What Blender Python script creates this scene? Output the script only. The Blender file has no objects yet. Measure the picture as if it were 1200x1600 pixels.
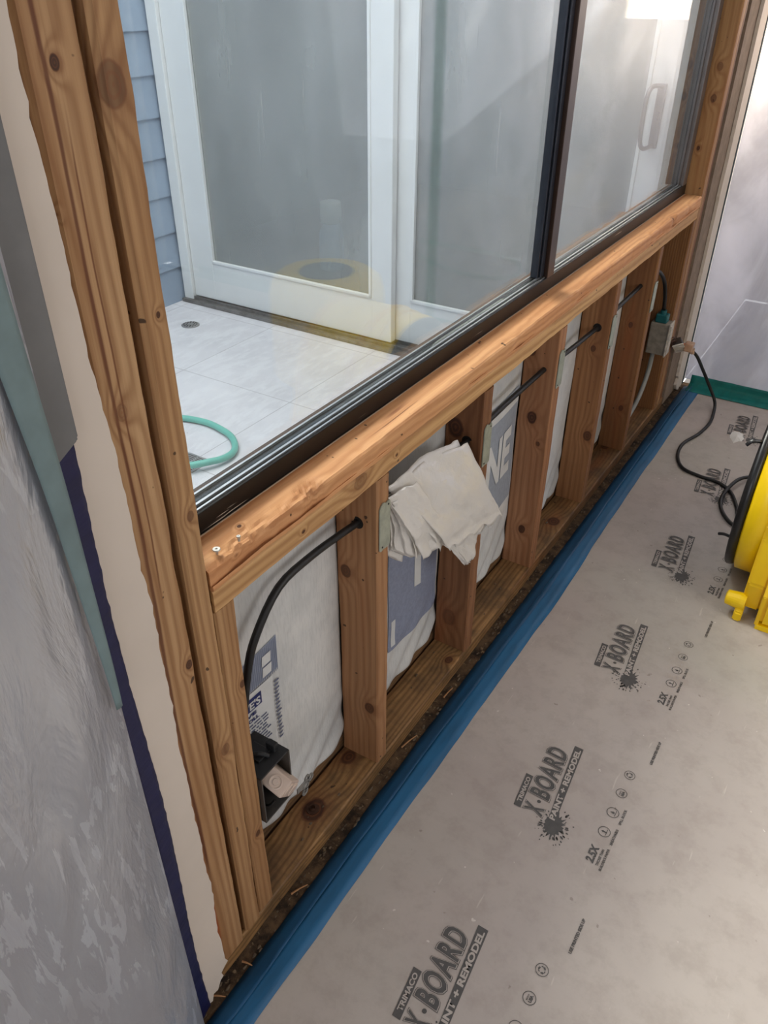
import bpy, bmesh, math, random
from mathutils import Vector, Matrix, noise

# ---------------------------------------------------------------- camera, light, exposure
scn = bpy.context.scene
COL = scn.collection
def base_axes(yaw, pitch, roll):
    d = Vector((math.sin(yaw)*math.cos(pitch), math.cos(yaw)*math.cos(pitch), math.sin(pitch)))
    r = d.cross(Vector((0, 0, 1))).normalized(); u = r.cross(d)
    c, s = math.cos(roll), math.sin(roll)
    return c*r + s*u, -s*r + c*u, -d
cd = bpy.data.cameras.new('camera'); cam = bpy.data.objects.new('camera', cd); COL.objects.link(cam)
ax = base_axes(-.5616, -.5953, .0056)
M = Matrix((ax[0], ax[1], ax[2])).transposed().to_4x4(); M.translation = Vector((.6036, -.9385, 1.4525))
cam.matrix_world = M
cd.sensor_fit = 'VERTICAL'; cd.sensor_height = 24; cd.lens = 24*1236.8/1600; cd.clip_start = .02
scn.camera = cam
scn.view_settings.view_transform = 'Standard'; scn.view_settings.look = 'None'
scn.view_settings.gamma = 1; scn.view_settings.use_curve_mapping = False
scn.view_settings.exposure = 0.12

w = bpy.data.worlds.new('sky'); scn.world = w; w.use_nodes = True
bg = w.node_tree.nodes['Background']; bg.inputs[0].default_value = (.93, .96, 1, 1); bg.inputs[1].default_value = 4.2

def area(name, loc, target, sx, sy, power, color):
    l = bpy.data.lights.new(name, 'AREA'); l.shape = 'RECTANGLE'; l.size = sx; l.size_y = sy
    l.energy = power; l.color = color
    o = bpy.data.objects.new(name, l); COL.objects.link(o); o.location = loc
    o.rotation_euler = (Vector(target)-Vector(loc)).to_track_quat('-Z', 'Y').to_euler()
    return o
area('daylight_right_window', (2.86, 0.2, 1.45), (.3, .2, .2), 1.9, 1.3, 31, (1, .97, .95))
area('daylight_back_window', (1.3, -2.86, 1.5), (1.0, 0, .5), 1.6, 1.3, 24, (.90, .94, 1))
area('ceiling_fill', (1.35, .9, 2.42), (1.35, .9, 0), .5, .5, 5, (1, .93, .82))  # added overhead fill; no ceiling fixture is known here
area('lamp_behind_far_sheet', (.28, 2.84, 1.46), (.24, 2.4, 1.38), .34, .3, 17, (1, .80, .56))
area('fill_beyond_far_sheet', (1.3, 3.62, 1.35), (1.1, 2.4, 1.1), 2.2, 1.5, 70, (.90, .92, 1))  # added cool backlight that brightens the far sheet; no known window
sl_ = bpy.data.lights.new('soft_sun', 'SUN'); sl_.energy = 3.4; sl_.angle = math.radians(24); sl_.color = (1, .93, .84)
so_ = bpy.data.objects.new('soft_sun', sl_); COL.objects.link(so_); so_.rotation_euler = Vector((.60, -.12, -.74)).to_track_quat('-Z', 'Y').to_euler()
area('neighbour_room_fill', (-1.3, 4.0, 2.35), (-1.3, 3.5, 0), 1.2, .8, 14, (1, .98, .92))  # added fill to lighten the view through the door glass

# ---------------------------------------------------------------- materials
def srgb(r, g, b):
    f = lambda c: ((c/255+.055)/1.055)**2.4 if c/255 > .04045 else c/255/12.92
    return (f(r), f(g), f(b), 1)
class NT:
    def __init__(s, name):
        s.m = bpy.data.materials.new(name); s.m.use_nodes = True; s.t = s.m.node_tree
        s.n = s.t.nodes; s.l = s.t.links
        s.bsdf = s.n['Principled BSDF']; s.out = s.n['Material Output']
    def new(s, typ, **kw):
        n = s.n.new(typ)
        for k, v in kw.items():
            if k.startswith('_'): setattr(n, k[1:], v)
            else: s.put(n, k, v)
        return n
    def put(s, n, k, v):
        i = n.inputs[int(k[1:])] if k[0] == 'i' and k[1:].isdigit() else n.inputs[k]
        if isinstance(v, bpy.types.NodeSocket): s.l.new(v, i)
        elif isinstance(v, bpy.types.Node): s.l.new(v.outputs[0], i)
        else: i.default_value = v
    def math(s, op, a, b=None, c=None, clamp=False):
        n = s.n.new('ShaderNodeMath'); n.operation = op; n.use_clamp = clamp
        for i, v in enumerate((a, b, c)):
            if v is not None: s.put(n, 'i%d' % i, v)
        return n.outputs[0]
    def vm(s, op, a, b=None):
        n = s.n.new('ShaderNodeVectorMath'); n.operation = op
        s.put(n, 'i0', a)
        if b is not None: s.put(n, 'i1', b)
        return n
    def mix(s, f, a, b, mode='MIX'):
        n = s.n.new('ShaderNodeMix'); n.data_type = 'RGBA'; n.blend_type = mode
        for k, v in ((0, f), (6, a), (7, b)):
            if isinstance(v, bpy.types.NodeSocket): s.l.new(v, n.inputs[k])
            else: n.inputs[k].default_value = v
        return n.outputs[2]
    def ramp(s, f, a, b, smooth=True):
        n = s.n.new('ShaderNodeMapRange'); n.interpolation_type = 'SMOOTHSTEP' if smooth else 'LINEAR'
        s.put(n, 'Value', f); n.inputs['From Min'].default_value = a; n.inputs['From Max'].default_value = b
        return n.outputs[0]
    def co(s): return s.new('ShaderNodeTexCoord').outputs['Object']
    def noise(s, vec, scale, detail=3, rough=.5, dist=0):
        n = s.new('ShaderNodeTexNoise'); s.put(n, 'Vector', vec)
        n.inputs['Scale'].default_value = scale; n.inputs['Detail'].default_value = detail
        n.inputs['Roughness'].default_value = rough; n.inputs['Distortion'].default_value = dist
        return n.outputs[0]
    def scale(s, vec, v): return s.vm('MULTIPLY', vec, v).outputs[0]
    def bump(s, h, strength, dist):
        n = s.new('ShaderNodeBump'); s.put(n, 'Height', h)
        n.inputs['Strength'].default_value = strength; n.inputs['Distance'].default_value = dist
        s.l.new(n.outputs[0], s.bsdf.inputs['Normal']); return n
    def base(s, c, rough=.6, metal=0, spec=.5):
        s.put(s.bsdf, 'Base Color', c); s.put(s.bsdf, 'Roughness', rough)
        s.put(s.bsdf, 'Metallic', metal); s.put(s.bsdf, 'Specular IOR Level', spec); return s.m
def plain(name, rgb, rough=.6, metal=0, spec=.5, mottle=.06, scale=14, bump=0):
    t = NT(name); c = srgb(*rgb)
    n = t.noise(t.co(), scale, 4, .6)
    dark = tuple(x*(1-2.2*mottle) for x in c[:3])+(1,)
    t.base(t.mix(t.ramp(n, .3, .7), c, dark), rough, metal, spec)
    if bump: t.bump(n, .5, bump)
    return t.m

def wood(name, axis, light, mid, seed, origin, knots=(), cracks=(), stain=.35, dirt=.0, freq=190, rough=.62, contrast=.6):
    """axis: board length 0/1/2; knots: (x,y,z,r[,darkness]) world coordinates."""
    t = NT(name); co = t.co(); rnd = random.Random(seed)
    off = tuple(rnd.uniform(-40, 40) for _ in range(3))
    cs = t.vm('ADD', co, off).outputs[0]
    st = [1, 1, 1]; st[axis] = .09
    low = t.noise(t.scale(cs, tuple(x*14 for x in st)), 1.0, 2, .5)
    cross = [.8, .62, .75]; cross[axis] = .006 + .006*rnd.random()
    v = t.vm('DOT_PRODUCT', co, tuple(x*freq*4.6 for x in cross)).outputs['Value']
    v = t.math('ADD', v, t.math('MULTIPLY', low, 17.0))
    masks = []
    for kn in knots:
        loc = tuple(kn[i]-origin[i] for i in range(3)); r = kn[3]
        dv = t.vm('SUBTRACT', co, loc).outputs[0]
        sc = [1/r]*3; sc[axis] = .75/r
        d = t.vm('LENGTH', t.scale(dv, tuple(sc))).outputs['Value']
        d = t.math('ADD', d, t.math('MULTIPLY', t.math('SUBTRACT', t.noise(cs, 60, 2), .5), .35))
        v = t.math('ADD', v, t.math('MULTIPLY', t.math('POWER', 2.718, t.math('MULTIPLY', t.math('MULTIPLY', d, d), -.22)), 11.0))
        masks.append((d, kn[4] if len(kn) > 4 else .75))
    g = t.math('MULTIPLY_ADD', t.math('SINE', v), .5, .5)
    g = t.math('POWER', g, 1.7)
    fib = [520, 520, 520]; fib[axis] = 9
    f = t.noise(t.scale(cs, tuple(x/8 for x in fib)), 3.0, 3, .6)
    big = t.noise(t.scale(cs, tuple(x*9 for x in st)), 1.0, 3, .6)
    dk = tuple(x*y for x, y in zip(srgb(*mid)[:3], (.62, .5, .4)))+(1,)
    c = t.mix(t.ramp(big, .35, .68), srgb(*light), srgb(*mid))
    c = t.mix(t.math('MULTIPLY', g, contrast), c, dk, 'MIX')
    c = t.mix(t.math('MULTIPLY', t.ramp(f, .35, .75), .35), c, dk)
    red = t.ramp(t.noise(t.scale(t.vm('ADD', cs, (3.3, 1.7, 8.1)).outputs[0], tuple(x*11 for x in st)), 1.0, 3), .55, .75)
    c = t.mix(t.math('MULTIPLY', red, stain), c, srgb(132, 66, 24))
    # nail holes and specks
    sp = t.noise(t.scale(cs, (1, 1, 1)), 62, 1, .4)
    c = t.mix(t.math('MULTIPLY', t.ramp(sp, .77, .80), .85), c, srgb(40, 24, 14))
    if dirt:
        dn = t.noise(cs, 9, 5, .7)
        c = t.mix(t.math('MULTIPLY', t.ramp(dn, .38, .7), dirt), c, srgb(52, 42, 32))
    for (ca, c0, cw, h0, h1, cc) in cracks:   # (cross axis, position, width, from, to, colour)
        sp_ = t.new('ShaderNodeSeparateXYZ'); t.l.new(co, sp_.inputs[0])
        wv = t.math('MULTIPLY', t.math('SUBTRACT', t.noise(t.scale(cs, tuple(x*22 for x in st)), 1.0, 2), .5), .02)
        dd = t.math('ABSOLUTE', t.math('SUBTRACT', t.math('ADD', sp_.outputs[ca], wv), c0-origin[ca]))
        mk = t.math('SUBTRACT', 1.0, t.ramp(dd, cw*.4, cw*1.6))
        L0, L1 = h0-origin[axis], h1-origin[axis]
        mk = t.math('MULTIPLY', mk, t.math('MULTIPLY', t.ramp(sp_.outputs[axis], L0-.03, L0+.05), t.math('SUBTRACT', 1.0, t.ramp(sp_.outputs[axis], L1-.05, L1+.03))))
        c = t.mix(t.math('MULTIPLY', mk, .8), c, srgb(*cc))
    for d, dark in masks:
        halo = t.math('SUBTRACT', 1.0, t.ramp(d, .8, 2.3))
        c = t.mix(t.math('MULTIPLY', halo, .32), c, srgb(112, 66, 36))
        m = t.math('SUBTRACT', 1.0, t.ramp(d, .82, 1.05))
        c = t.mix(t.math('MULTIPLY', m, dark), c, srgb(52, 26, 14))
        ring = t.math('MULTIPLY', t.math('SINE', t.math('MULTIPLY', d, 16)), m)
        c = t.mix(t.math('MULTIPLY', t.math('MAXIMUM', ring, 0), .35), c, srgb(120, 68, 36))
    t.base(c, rough, 0, .35)
    t.bump(t.math('ADD', t.math('MULTIPLY', g, .6), f), .35, .0012)
    return t.m

# ---------------------------------------------------------------- mesh helpers
ORG = {}
class MB:
    def __init__(s): s.bm = bmesh.new()
    def box(s, x0, x1, y0, y1, z0, z1, bev=0, seg=2):
        b = bmesh.new(); bmesh.ops.create_cube(b, size=1)
        for v in b.verts:
            v.co = Vector(((x0+x1)/2+v.co.x*(x1-x0), (y0+y1)/2+v.co.y*(y1-y0), (z0+z1)/2+v.co.z*(z1-z0)))
        if bev: bmesh.ops.bevel(b, geom=b.edges[:], offset=bev, segments=seg, affect='EDGES', profile=.6)
        s.join(b); return s
    def join(s, b, mat=None):
        if mat is not None: bmesh.ops.transform(b, matrix=mat, verts=b.verts)
        me = bpy.data.meshes.new('t'); b.to_mesh(me); b.free(); s.bm.from_mesh(me); bpy.data.meshes.remove(me)
    def face(s, pts): return s.bm.faces.new([s.bm.verts.new(p) for p in pts])
    def prism(s, poly, axis, a, b, bev=0):
        """poly of 2-D points; axis = extrude axis (0,1,2), the two others in order"""
        def P(p, h):
            q = list(p); q.insert(axis, h); return q
        t = bmesh.new()
        lo = [t.verts.new(P(p, a)) for p in poly]; hi = [t.verts.new(P(p, b)) for p in poly]
        n = len(poly); t.faces.new(lo[::-1]); t.faces.new(hi)
        for i in range(n): t.faces.new((lo[i], lo[(i+1) % n], hi[(i+1) % n], hi[i]))
        bmesh.ops.recalc_face_normals(t, faces=t.faces)
        if bev: bmesh.ops.bevel(t, geom=t.edges[:], offset=bev, segments=2, affect='EDGES')
        s.join(t); return s
    def tube(s, path, r, n=12, closed=False, smooth=4):
        pts = [Vector(p) for p in path]
        if smooth:
            out = []; m = len(pts)
            for i in range(m if closed else m-1):
                g = lambda k: pts[k % m] if closed else pts[min(max(k, 0), m-1)]
                p0, p1, p2, p3 = g(i-1), g(i), g(i+1), g(i+2)
                for k in range(smooth):
                    t = k/smooth
                    out.append(.5*((2*p1)+(-p0+p2)*t+(2*p0-5*p1+4*p2-p3)*t*t+(-p0+3*p1-3*p2+p3)*t**3))
            if not closed: out.append(pts[-1])
            pts = out
        m = len(pts); rings = []
        up = Vector((0, 0, 1)); prev = None
        for i, p in enumerate(pts):
            a = pts[(i-1) % m] if closed or i > 0 else pts[0]
            b = pts[(i+1) % m] if closed or i < m-1 else pts[-1]
            tg = (b-a).normalized()
            if prev is None:
                nrm = tg.cross(up if abs(tg.z) < .9 else Vector((1, 0, 0))).normalized()
            else:
                nrm = (prev-tg*prev.dot(tg)).normalized()
            prev = nrm; bi = tg.cross(nrm)
            rr = r(i/(m-1)) if callable(r) else r
            rings.append([s.bm.verts.new(p+(nrm*math.cos(q)+bi*math.sin(q))*rr) for q in (2*math.pi*k/n for k in range(n))])
        for i in range(m if closed else m-1):
            A, B = rings[i], rings[(i+1) % m]
            for k in range(n): s.bm.faces.new((A[k], A[(k+1) % n], B[(k+1) % n], B[k]))
        if not closed:
            s.bm.faces.new(rings[0][::-1]); s.bm.faces.new(rings[-1])
        return s
    def lathe(s, prof, c, axis=2, n=32, caps=True):
        """prof: (radius, height along axis)"""
        rings = []
        for r, h in prof:
            ring = []
            for k in range(n):
                q = 2*math.pi*k/n; u, v = r*math.cos(q), r*math.sin(q)
                p = [u, v]; p.insert(axis, h); ring.append(s.bm.verts.new(Vector(p)+Vector(c)))
            rings.append(ring)
        for A, B in zip(rings, rings[1:]):
            for k in range(n): s.bm.faces.new((A[k], A[(k+1) % n], B[(k+1) % n], B[k]))
        if caps:
            s.bm.faces.new(rings[0][::-1]); s.bm.faces.new(rings[-1])
        return s
    def grid(s, fn, nu, nv):
        V = [[s.bm.verts.new(fn(i/nu, j/nv)) for j in range(nv+1)] for i in range(nu+1)]
        for i in range(nu):
            for j in range(nv): s.bm.faces.new((V[i][j], V[i+1][j], V[i+1][j+1], V[i][j+1]))
        return s
    def build(s, name, mat=None, parent=None, smooth=False, solid=0, recalc=True, base=None):
        if recalc: bmesh.ops.recalc_face_normals(s.bm, faces=s.bm.faces)
        vs = [v.co for v in s.bm.verts]
        lo = Vector([min(v[i] for v in vs) for i in range(3)]); hi = Vector([max(v[i] for v in vs) for i in range(3)])
        o0 = Vector(((lo.x+hi.x)/2, (lo.y+hi.y)/2, lo.z)) if base is None else Vector(base)
        for v in s.bm.verts: v.co -= o0
        me = bpy.data.meshes.new(name); s.bm.to_mesh(me); s.bm.free()
        o = bpy.data.objects.new(name, me); COL.objects.link(o)
        if parent: o.parent = parent; o.location = o0-ORG[parent]
        else: o.location = o0
        ORG[o] = o0
        if mat: me.materials.append(mat)
        if smooth:
            for p in me.polygons: p.use_smooth = True
        if solid:
            md = o.modifiers.new('thickness', 'SOLIDIFY'); md.thickness = solid; md.offset = 0
        return o
def tag(o, label, cat, group=None, kind=None):
    o['label'] = label; o['category'] = cat
    if group: o['group'] = group
    if kind: o['kind'] = kind
    return o
def struct(o): o['kind'] = 'structure'; return o
def empty(name, loc):
    o = bpy.data.objects.new(name, None); COL.objects.link(o); o.location = loc; ORG[o] = Vector(loc)
    o.empty_display_size = .05; return o

def board_bm(x0, x1, y0, y1, z0, z1, axis, seed, rough=.0012, bev=.003, wane=None, dl=.012, ns=4):
    """timber with eased, slightly uneven edges; wane(p)->p lets an edge be broken away"""
    m = MB(); lo = [x0, y0, z0]; hi = [x1, y1, z1]
    a, b = [i for i in range(3) if i != axis]
    L = hi[axis]-lo[axis]; n = max(4, int(L/dl)); rnd = random.Random(seed)
    w_, h_ = hi[a]-lo[a], hi[b]-lo[b]
    def side(k0, k1, steps=3): return [k0+(k1-k0)*i/steps for i in range(steps)]
    prof = []
    B = bev
    c = [(lo[a]+B, lo[b]), (hi[a]-B, lo[b]), (hi[a], lo[b]+B), (hi[a], hi[b]-B), (hi[a]-B, hi[b]), (lo[a]+B, hi[b]), (lo[a], hi[b]-B), (lo[a], lo[b]+B)]
    for i in range(8):
        p, q = c[i], c[(i+1) % 8]
        st = ns if i % 2 == 0 else 1
        for k in range(st): prof.append((p[0]+(q[0]-p[0])*k/st, p[1]+(q[1]-p[1])*k/st))
    so = seed*7.31; rings = []
    for i in range(n+1):
        t = lo[axis]+L*i/n; ring = []
        for (u, v) in prof:
            p = [0, 0, 0]; p[axis] = t; p[a] = u; p[b] = v
            nz = noise.noise(Vector((p[0]*9+so, p[1]*9, p[2]*9)))*rough
            nz2 = noise.noise(Vector((p[0]*40+so, p[1]*40, p[2]*40)))*rough*.5
            cu, cv = (u-(lo[a]+hi[a])/2)/w_*2, (v-(lo[b]+hi[b])/2)/h_*2
            p[a] += (nz+nz2)*cu; p[b] += (nz+nz2)*cv
            p = Vector(p)
            if wane: p = wane(p)
            ring.append(m.bm.verts.new(p))
        rings.append(ring)
    k = len(prof)
    for A, Bb in zip(rings, rings[1:]):
        for j in range(k): m.bm.faces.new((A[j], A[(j+1) % k], Bb[(j+1) % k], Bb[j]))
    m.bm.faces.new(rings[0][::-1]); m.bm.faces.new(rings[-1])
    return m
def board(name, box, axis, seed, light, mid, knots=(), label=None, cat='timber', group=None, kind=None, **kw):
    wk = {k: kw.pop(k) for k in ('stain', 'dirt', 'freq', 'contrast', 'cracks') if k in kw}
    m = board_bm(*box, axis, seed, **kw)
    o = m.build(name, None, smooth=False)
    o.data.materials.append(wood(name+'_wood', axis, light, mid, seed, ORG[o], knots, **wk))
    if label: tag(o, label, cat, group, kind)
    return o

def text_bm(s, size, bold=0, sx=1.0, align='LEFT', spacing=1.0):
    cu = bpy.data.curves.new('txt', 'FONT'); cu.body = s; cu.size = size; cu.offset = bold
    cu.align_x = align; cu.space_character = spacing; cu.resolution_u = 3
    o = bpy.data.objects.new('txt', cu); COL.objects.link(o)
    dg = bpy.context.evaluated_depsgraph_get(); dg.update()
    me = bpy.data.meshes.new_from_object(o.evaluated_get(dg))
    b = bmesh.new(); b.from_mesh(me)
    bpy.data.objects.remove(o); bpy.data.curves.remove(cu); bpy.data.meshes.remove(me)
    for v in b.verts: v.co.x *= sx
    return b
def put_text(mb, s, size, mapf, bold=0, sx=1.0, w=None, h=None, slant=0):
    """w/h: fit the text to this width / height; mapf(u,v)->world"""
    b = text_bm(s, size, bold, sx)
    xs = [v.co.x for v in b.verts]; ys = [v.co.y for v in b.verts]
    x0, x1, y0, y1 = min(xs), max(xs), min(ys), max(ys)
    fx = w/(x1-x0) if w else 1; fy = h/(y1-y0) if h else 1
    for v in b.verts:
        u, q = (v.co.x-x0)*fx, (v.co.y-y0)*fy
        v.co = Vector(mapf(u+slant*q, q))
    mb.join(b)

# ---------------------------------------------------------------- the setting
W_LIGHT, W_MID = (204, 148, 92), (178, 118, 66)
Y_FAR = 2.43
white_paint = plain('white_paint', (206, 200, 192), .6, mottle=.03, scale=5)
grey_paint = plain('grey_room_paint', (150, 150, 146), .8, mottle=.02)
drywall_mat = plain('drywall_skim', (206, 194, 182), .8, mottle=.03, scale=6, bump=.0006)

def floor_gap_mat():
    t = NT('grimy_subfloor'); co = t.co()
    n = t.noise(co, 22, 6, .75); n2 = t.noise(co, 90, 3, .6)
    c = t.mix(t.ramp(n, .35, .65), srgb(38, 30, 24), srgb(92, 72, 52))
    c = t.mix(t.math('MULTIPLY', t.ramp(n2, .62, .7), .6), c, srgb(138, 118, 92))
    t.base(c, .9, 0, .2); t.bump(n, .8, .004); return t.m
f = MB().box(-.11, 3.0, -3.0, Y_FAR+.02, -.08, -.009).build('floor', floor_gap_mat()); struct(f)
c = MB().box(-.11, 3.0, -3.0, Y_FAR+.02, 2.5, 2.56).build('ceiling', white_paint); struct(c)
struct(MB().prism([(-3.0, 0), (Y_FAR, 0), (Y_FAR, 2.5), (-3.0, 2.5), (-3.0, 0.0), (-3.0, 0.0)][:4], 0, 2.94, 3.0).build('wall_right', white_paint))
struct(MB().box(-.11, 3.0, -3.06, -3.0, 0, 2.5).build('wall_back', white_paint))

# torn drywall edge beside the posts
def torn():
    rnd = random.Random(4); pts = [(-3.0, .0), (-.573, .0)]
    pts += [(-.562, -.006), (-.548, .004), (-.541, .0), (-.536, .016), (-.526, .012), (-.517, .028), (-.509, .031), (-.512, .045), (-.503, .052), (-.494, .056), (-.499, .07)]
    z = .085
    while z < 2.45:
        base = -.499 - .014*max(0, min(1, (z-.95)/.35))
        y = base+.006*noise.noise(Vector((0, 3, z*9)))+.003*noise.noise(Vector((0, 9, z*60)))
        pts.append((y, z)); z += .011
    pts += [(-.512, 2.5), (-3.0, 2.5)]
    return pts
wl = MB().prism(torn(), 0, .001, .0135).build('wall_left', drywall_mat); struct(wl)
# header and wall continuing past the framing
struct(MB().box(-.1, .0, -3.0, -.505, 0, 2.5).build('wall_left_core', plain('dark_cavity', (92, 70, 50), .9)))
struct(MB().box(-.1, .013, -.505, Y_FAR, 2.14, 2.5).build('wall_header', drywall_mat))

# far drywall strip beside the last post
m = MB(); pts = [(2.225, .035)]
z = .05
pts = [(2.36, -.008), (2.335, .0), (2.315, .012), (2.298, .036), (2.312, .06)]
z = .075
while z < 2.12:
    pts.append((2.30+.006*noise.noise(Vector((5, 1, z*8)))+.004*noise.noise(Vector((5, 1, z*50))), z)); z += .014
pts += [(2.30, 2.14), (2.405, 2.14), (2.405, 0), (2.385, -.006), (2.37, .004)]
struct(m.prism(pts, 0, .002, .0135).build('wall_far_strip', drywall_mat))
struct(MB().box(-.09, .001, 2.16, Y_FAR, 0, 2.14).build('trim_1', plain('drywall_paper_edge', (132, 114, 98), .9, mottle=.1, scale=30, bump=.001)))
tag(MB().box(-.002, .0165, 2.405, 2.424, 0, 2.3, .002).build('corner_tape', plain('dark_teal_tape', (44, 62, 66), .5)),
    'narrow dark teal tape line running up the far room corner', 'tape')

# space beyond the far sheet
struct(MB().box(-.12, .012, Y_FAR+.012, 3.7, 0, 2.5).build('wall_beyond_left', white_paint))
struct(MB().box(-.12, 3.0, 3.7, 3.76, 0, 2.5).build('wall_beyond_far', white_paint))
struct(MB().box(2.94, 3.0, Y_FAR, 3.7, 0, 2.5).build('wall_beyond_right', white_paint))
struct(MB().box(.012, 2.94, Y_FAR+.02, 3.7, -.08, -.009).build('floor_beyond', grey_paint))
struct(MB().box(-.12, 3.0, Y_FAR+.02, 3.76, 2.5, 2.56).build('ceiling_beyond', white_paint))
# exterior side of the framed wall
struct(MB().box(-.125, -.108, -3.0, 2.02, -.02, .80).build('wall_sheathing', plain('sheathing', (60, 50, 40), .9)))

# patio outside
def tile_mat():
    t = NT('patio_tile'); co = t.co()
    n = t.noise(co, 3.5, 5, .6); n2 = t.noise(t.scale(co, (26, 9, 9)), 1.0, 4, .65)
    c = t.mix(t.ramp(n, .3, .7), srgb(214, 211, 214), srgb(198, 195, 199))
    c = t.mix(t.math('MULTIPLY', t.ramp(n2, .45, .62), .5), c, srgb(222, 220, 222))
    sep = t.new('ShaderNodeSeparateXYZ'); t.l.new(co, sep.inputs[0])
    ds = []
    for k, off in ((0, TILE_OFF[0]), (1, TILE_OFF[1])):
        u = t.math('DIVIDE', t.math('ADD', sep.outputs[k], off), .594)
        fr = t.math('FRACT', u); ds.append(t.math('MINIMUM', fr, t.math('SUBTRACT', 1.0, fr)))
    d = t.math('MINIMUM', ds[0], ds[1])
    line = t.math('SUBTRACT', 1.0, t.ramp(d, .0022, .0042))
    c = t.mix(t.math('MULTIPLY', line, .55), c, srgb(128, 124, 122))
    sp = t.noise(co, 45, 1)
    c = t.mix(t.math('MULTIPLY', t.ramp(sp, .8, .82), .6), c, srgb(110, 104, 100))
    t.base(c, .45, 0, .4); t.bump(line, -.4, .002); return t.m
pb = MB().box(-2.62, -.125, -2.2, 2.12, -.06, .0)
TILE_OFF = ((-2.62-.125)/2+1.294+5.94, (-2.2+2.12)/2-1.345+5.94)
struct(pb.build('floor_patio', tile_mat()))

# lap siding (each course leans out at its lower edge)
def siding(name, fixed, a0, a1, axis, sgn):
    m = MB(); e = .1775; k = 0; z = .004
    while z < 3.2:
        zt = z+e
        # cross-section in (depth,z)
        poly = [(fixed, z), (fixed+sgn*.013, z-.003), (fixed+sgn*.002, zt), (fixed-sgn*.004, zt)]
        if axis == 1: m.prism(poly, 1, a0, a1)
        else:
            m.prism([(p[0], p[1]) for p in poly], 0, a0, a1)
        z = zt
    return m.build(name, plain('blue_siding', (150, 166, 184), .55, mottle=.05, scale=3, bump=.0006))
struct(siding('wall_outside_left', -2.552, -2.2, 2.1, 1, 1))
struct(MB().box(-2.7, -2.556, -2.2, 2.3, -.06, 3.3).build('wall_outside_core', plain('siding_core', (120, 130, 142), .8)))
struct(siding('wall_outside_back', -2.2, -2.6, -.1, 0, 1))
struct(MB().box(-2.7, -.1, 2.06, 2.2, 2.12, 3.3).build('wall_outside_door_header', plain('blue_siding_header', (150, 166, 184), .6)))
struct(MB().box(-.125, -.1, -2.2, 2.1, 2.14, 3.3).build('wall_outside_window_header', plain('blue_siding_header_near', (150, 166, 184), .6)))
struct(MB().box(-.125, -.1, -2.2, -.5, 0, 2.14).build('wall_outside_near', plain('blue_siding_near', (150, 166, 184), .6)))

# room behind the patio door
struct(MB().box(-3.2, -.1, 2.2, 5.2, -.06, 0).build('floor_neighbour', plain('neighbour_floor', (128, 118, 108), .5)))
struct(MB().box(-3.2, -.1, 5.2, 5.26, 0, 2.5).build('wall_neighbour_back', grey_paint))
struct(MB().box(-3.26, -3.2, 2.2, 5.26, 0, 2.5).build('wall_neighbour_left', grey_paint))
struct(MB().box(-.12, -.1, 2.6, 5.26, 0, 2.5).build('wall_neighbour_right', grey_paint))
struct(MB().box(-3.2, -.1, 2.2, 5.26, 2.5, 2.56).build('ceiling_neighbour', white_paint))
struct(MB().box(-3.2, -2.55, 2.06, 2.2, 0, 2.5).build('wall_neighbour_front', grey_paint))

# ---------------------------------------------------------------- glass
def glass_mat(name, tint=(.93, .97, .95), haze=.0, gain=1.0, ior=1.5):
    t = NT(name)
    geo = t.new('ShaderNodeNewGeometry')
    cs_ = t.math('ABSOLUTE', t.vm('DOT_PRODUCT', geo.outputs['Normal'], geo.outputs['Incoming']).outputs['Value'])
    fr = t.math('MULTIPLY_ADD', t.math('POWER', t.math('SUBTRACT', 1.0, cs_, clamp=True), 5.0), .96, .042)
    tr = t.new('ShaderNodeBsdfTransparent'); tr.inputs[0].default_value = (*tint, 1)
    gl = t.new('ShaderNodeBsdfGlossy', Roughness=.01)
    mx = t.new('ShaderNodeMixShader'); f_ = t.math('MULTIPLY', fr, gain, clamp=True)
    t.l.new(f_, mx.inputs[0]); t.l.new(tr.outputs[0], mx.inputs[1]); t.l.new(gl.outputs[0], mx.inputs[2])
    last = mx.outputs[0]
    if haze:  # pale diffuse veil painted in for reflected room light
        df = t.new('ShaderNodeBsdfDiffuse'); df.inputs[0].default_value = srgb(205, 208, 205)
        n = t.noise(t.scale(t.co(), (2.2, 2.2, .9)), 1.5, 4, .55)
        st = t.noise(t.scale(t.co(), (60, 60, 2)), 1.0, 3, .6)
        h = t.math('MULTIPLY', t.math('ADD', t.math('MULTIPLY_ADD', t.ramp(n, .3, .75), .35, .65), t.math('MULTIPLY', t.ramp(st, .6, .85), .25)), haze)
        m2 = t.new('ShaderNodeMixShader'); t.l.new(h, m2.inputs[0]); t.l.new(last, m2.inputs[1]); t.l.new(df.outputs[0], m2.inputs[2]); last = m2.outputs[0]
    t.l.new(last, t.out.inputs[0]); return t.m

# ---------------------------------------------------------------- patio sliding door
vinyl = plain('white_vinyl', (226, 226, 224), .35, mottle=.02, scale=4)
DY = 2.05
door = empty('door_1', (-1.3, DY, 0)); struct(door)
def dp(name, m, mat=vinyl, **k): return m.build(name, mat, door, **k)
dp('jamb', MB().box(-2.53, -2.468, 2.02, 2.16, 0, 2.12, .004))
dp('jamb', MB().box(-.098, -.03, 2.02, 2.0505, .9, .901) if False else MB().box(-.13, -.075, 2.065, 2.16, 0, 2.12, .004))
dp('head', MB().box(-2.53, -.075, 2.02, 2.16, 2.07, 2.12, .004))
def dark_track():
    t = NT('door_track'); n = t.noise(t.co(), 18, 5, .7)
    t.base(t.mix(t.ramp(n, .3, .7), srgb(122, 120, 118), srgb(84, 82, 78)), .4, .3); return t.m
trk = MB().box(-2.53, -.13, 1.998, 2.16, 0, .018, .003)
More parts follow.
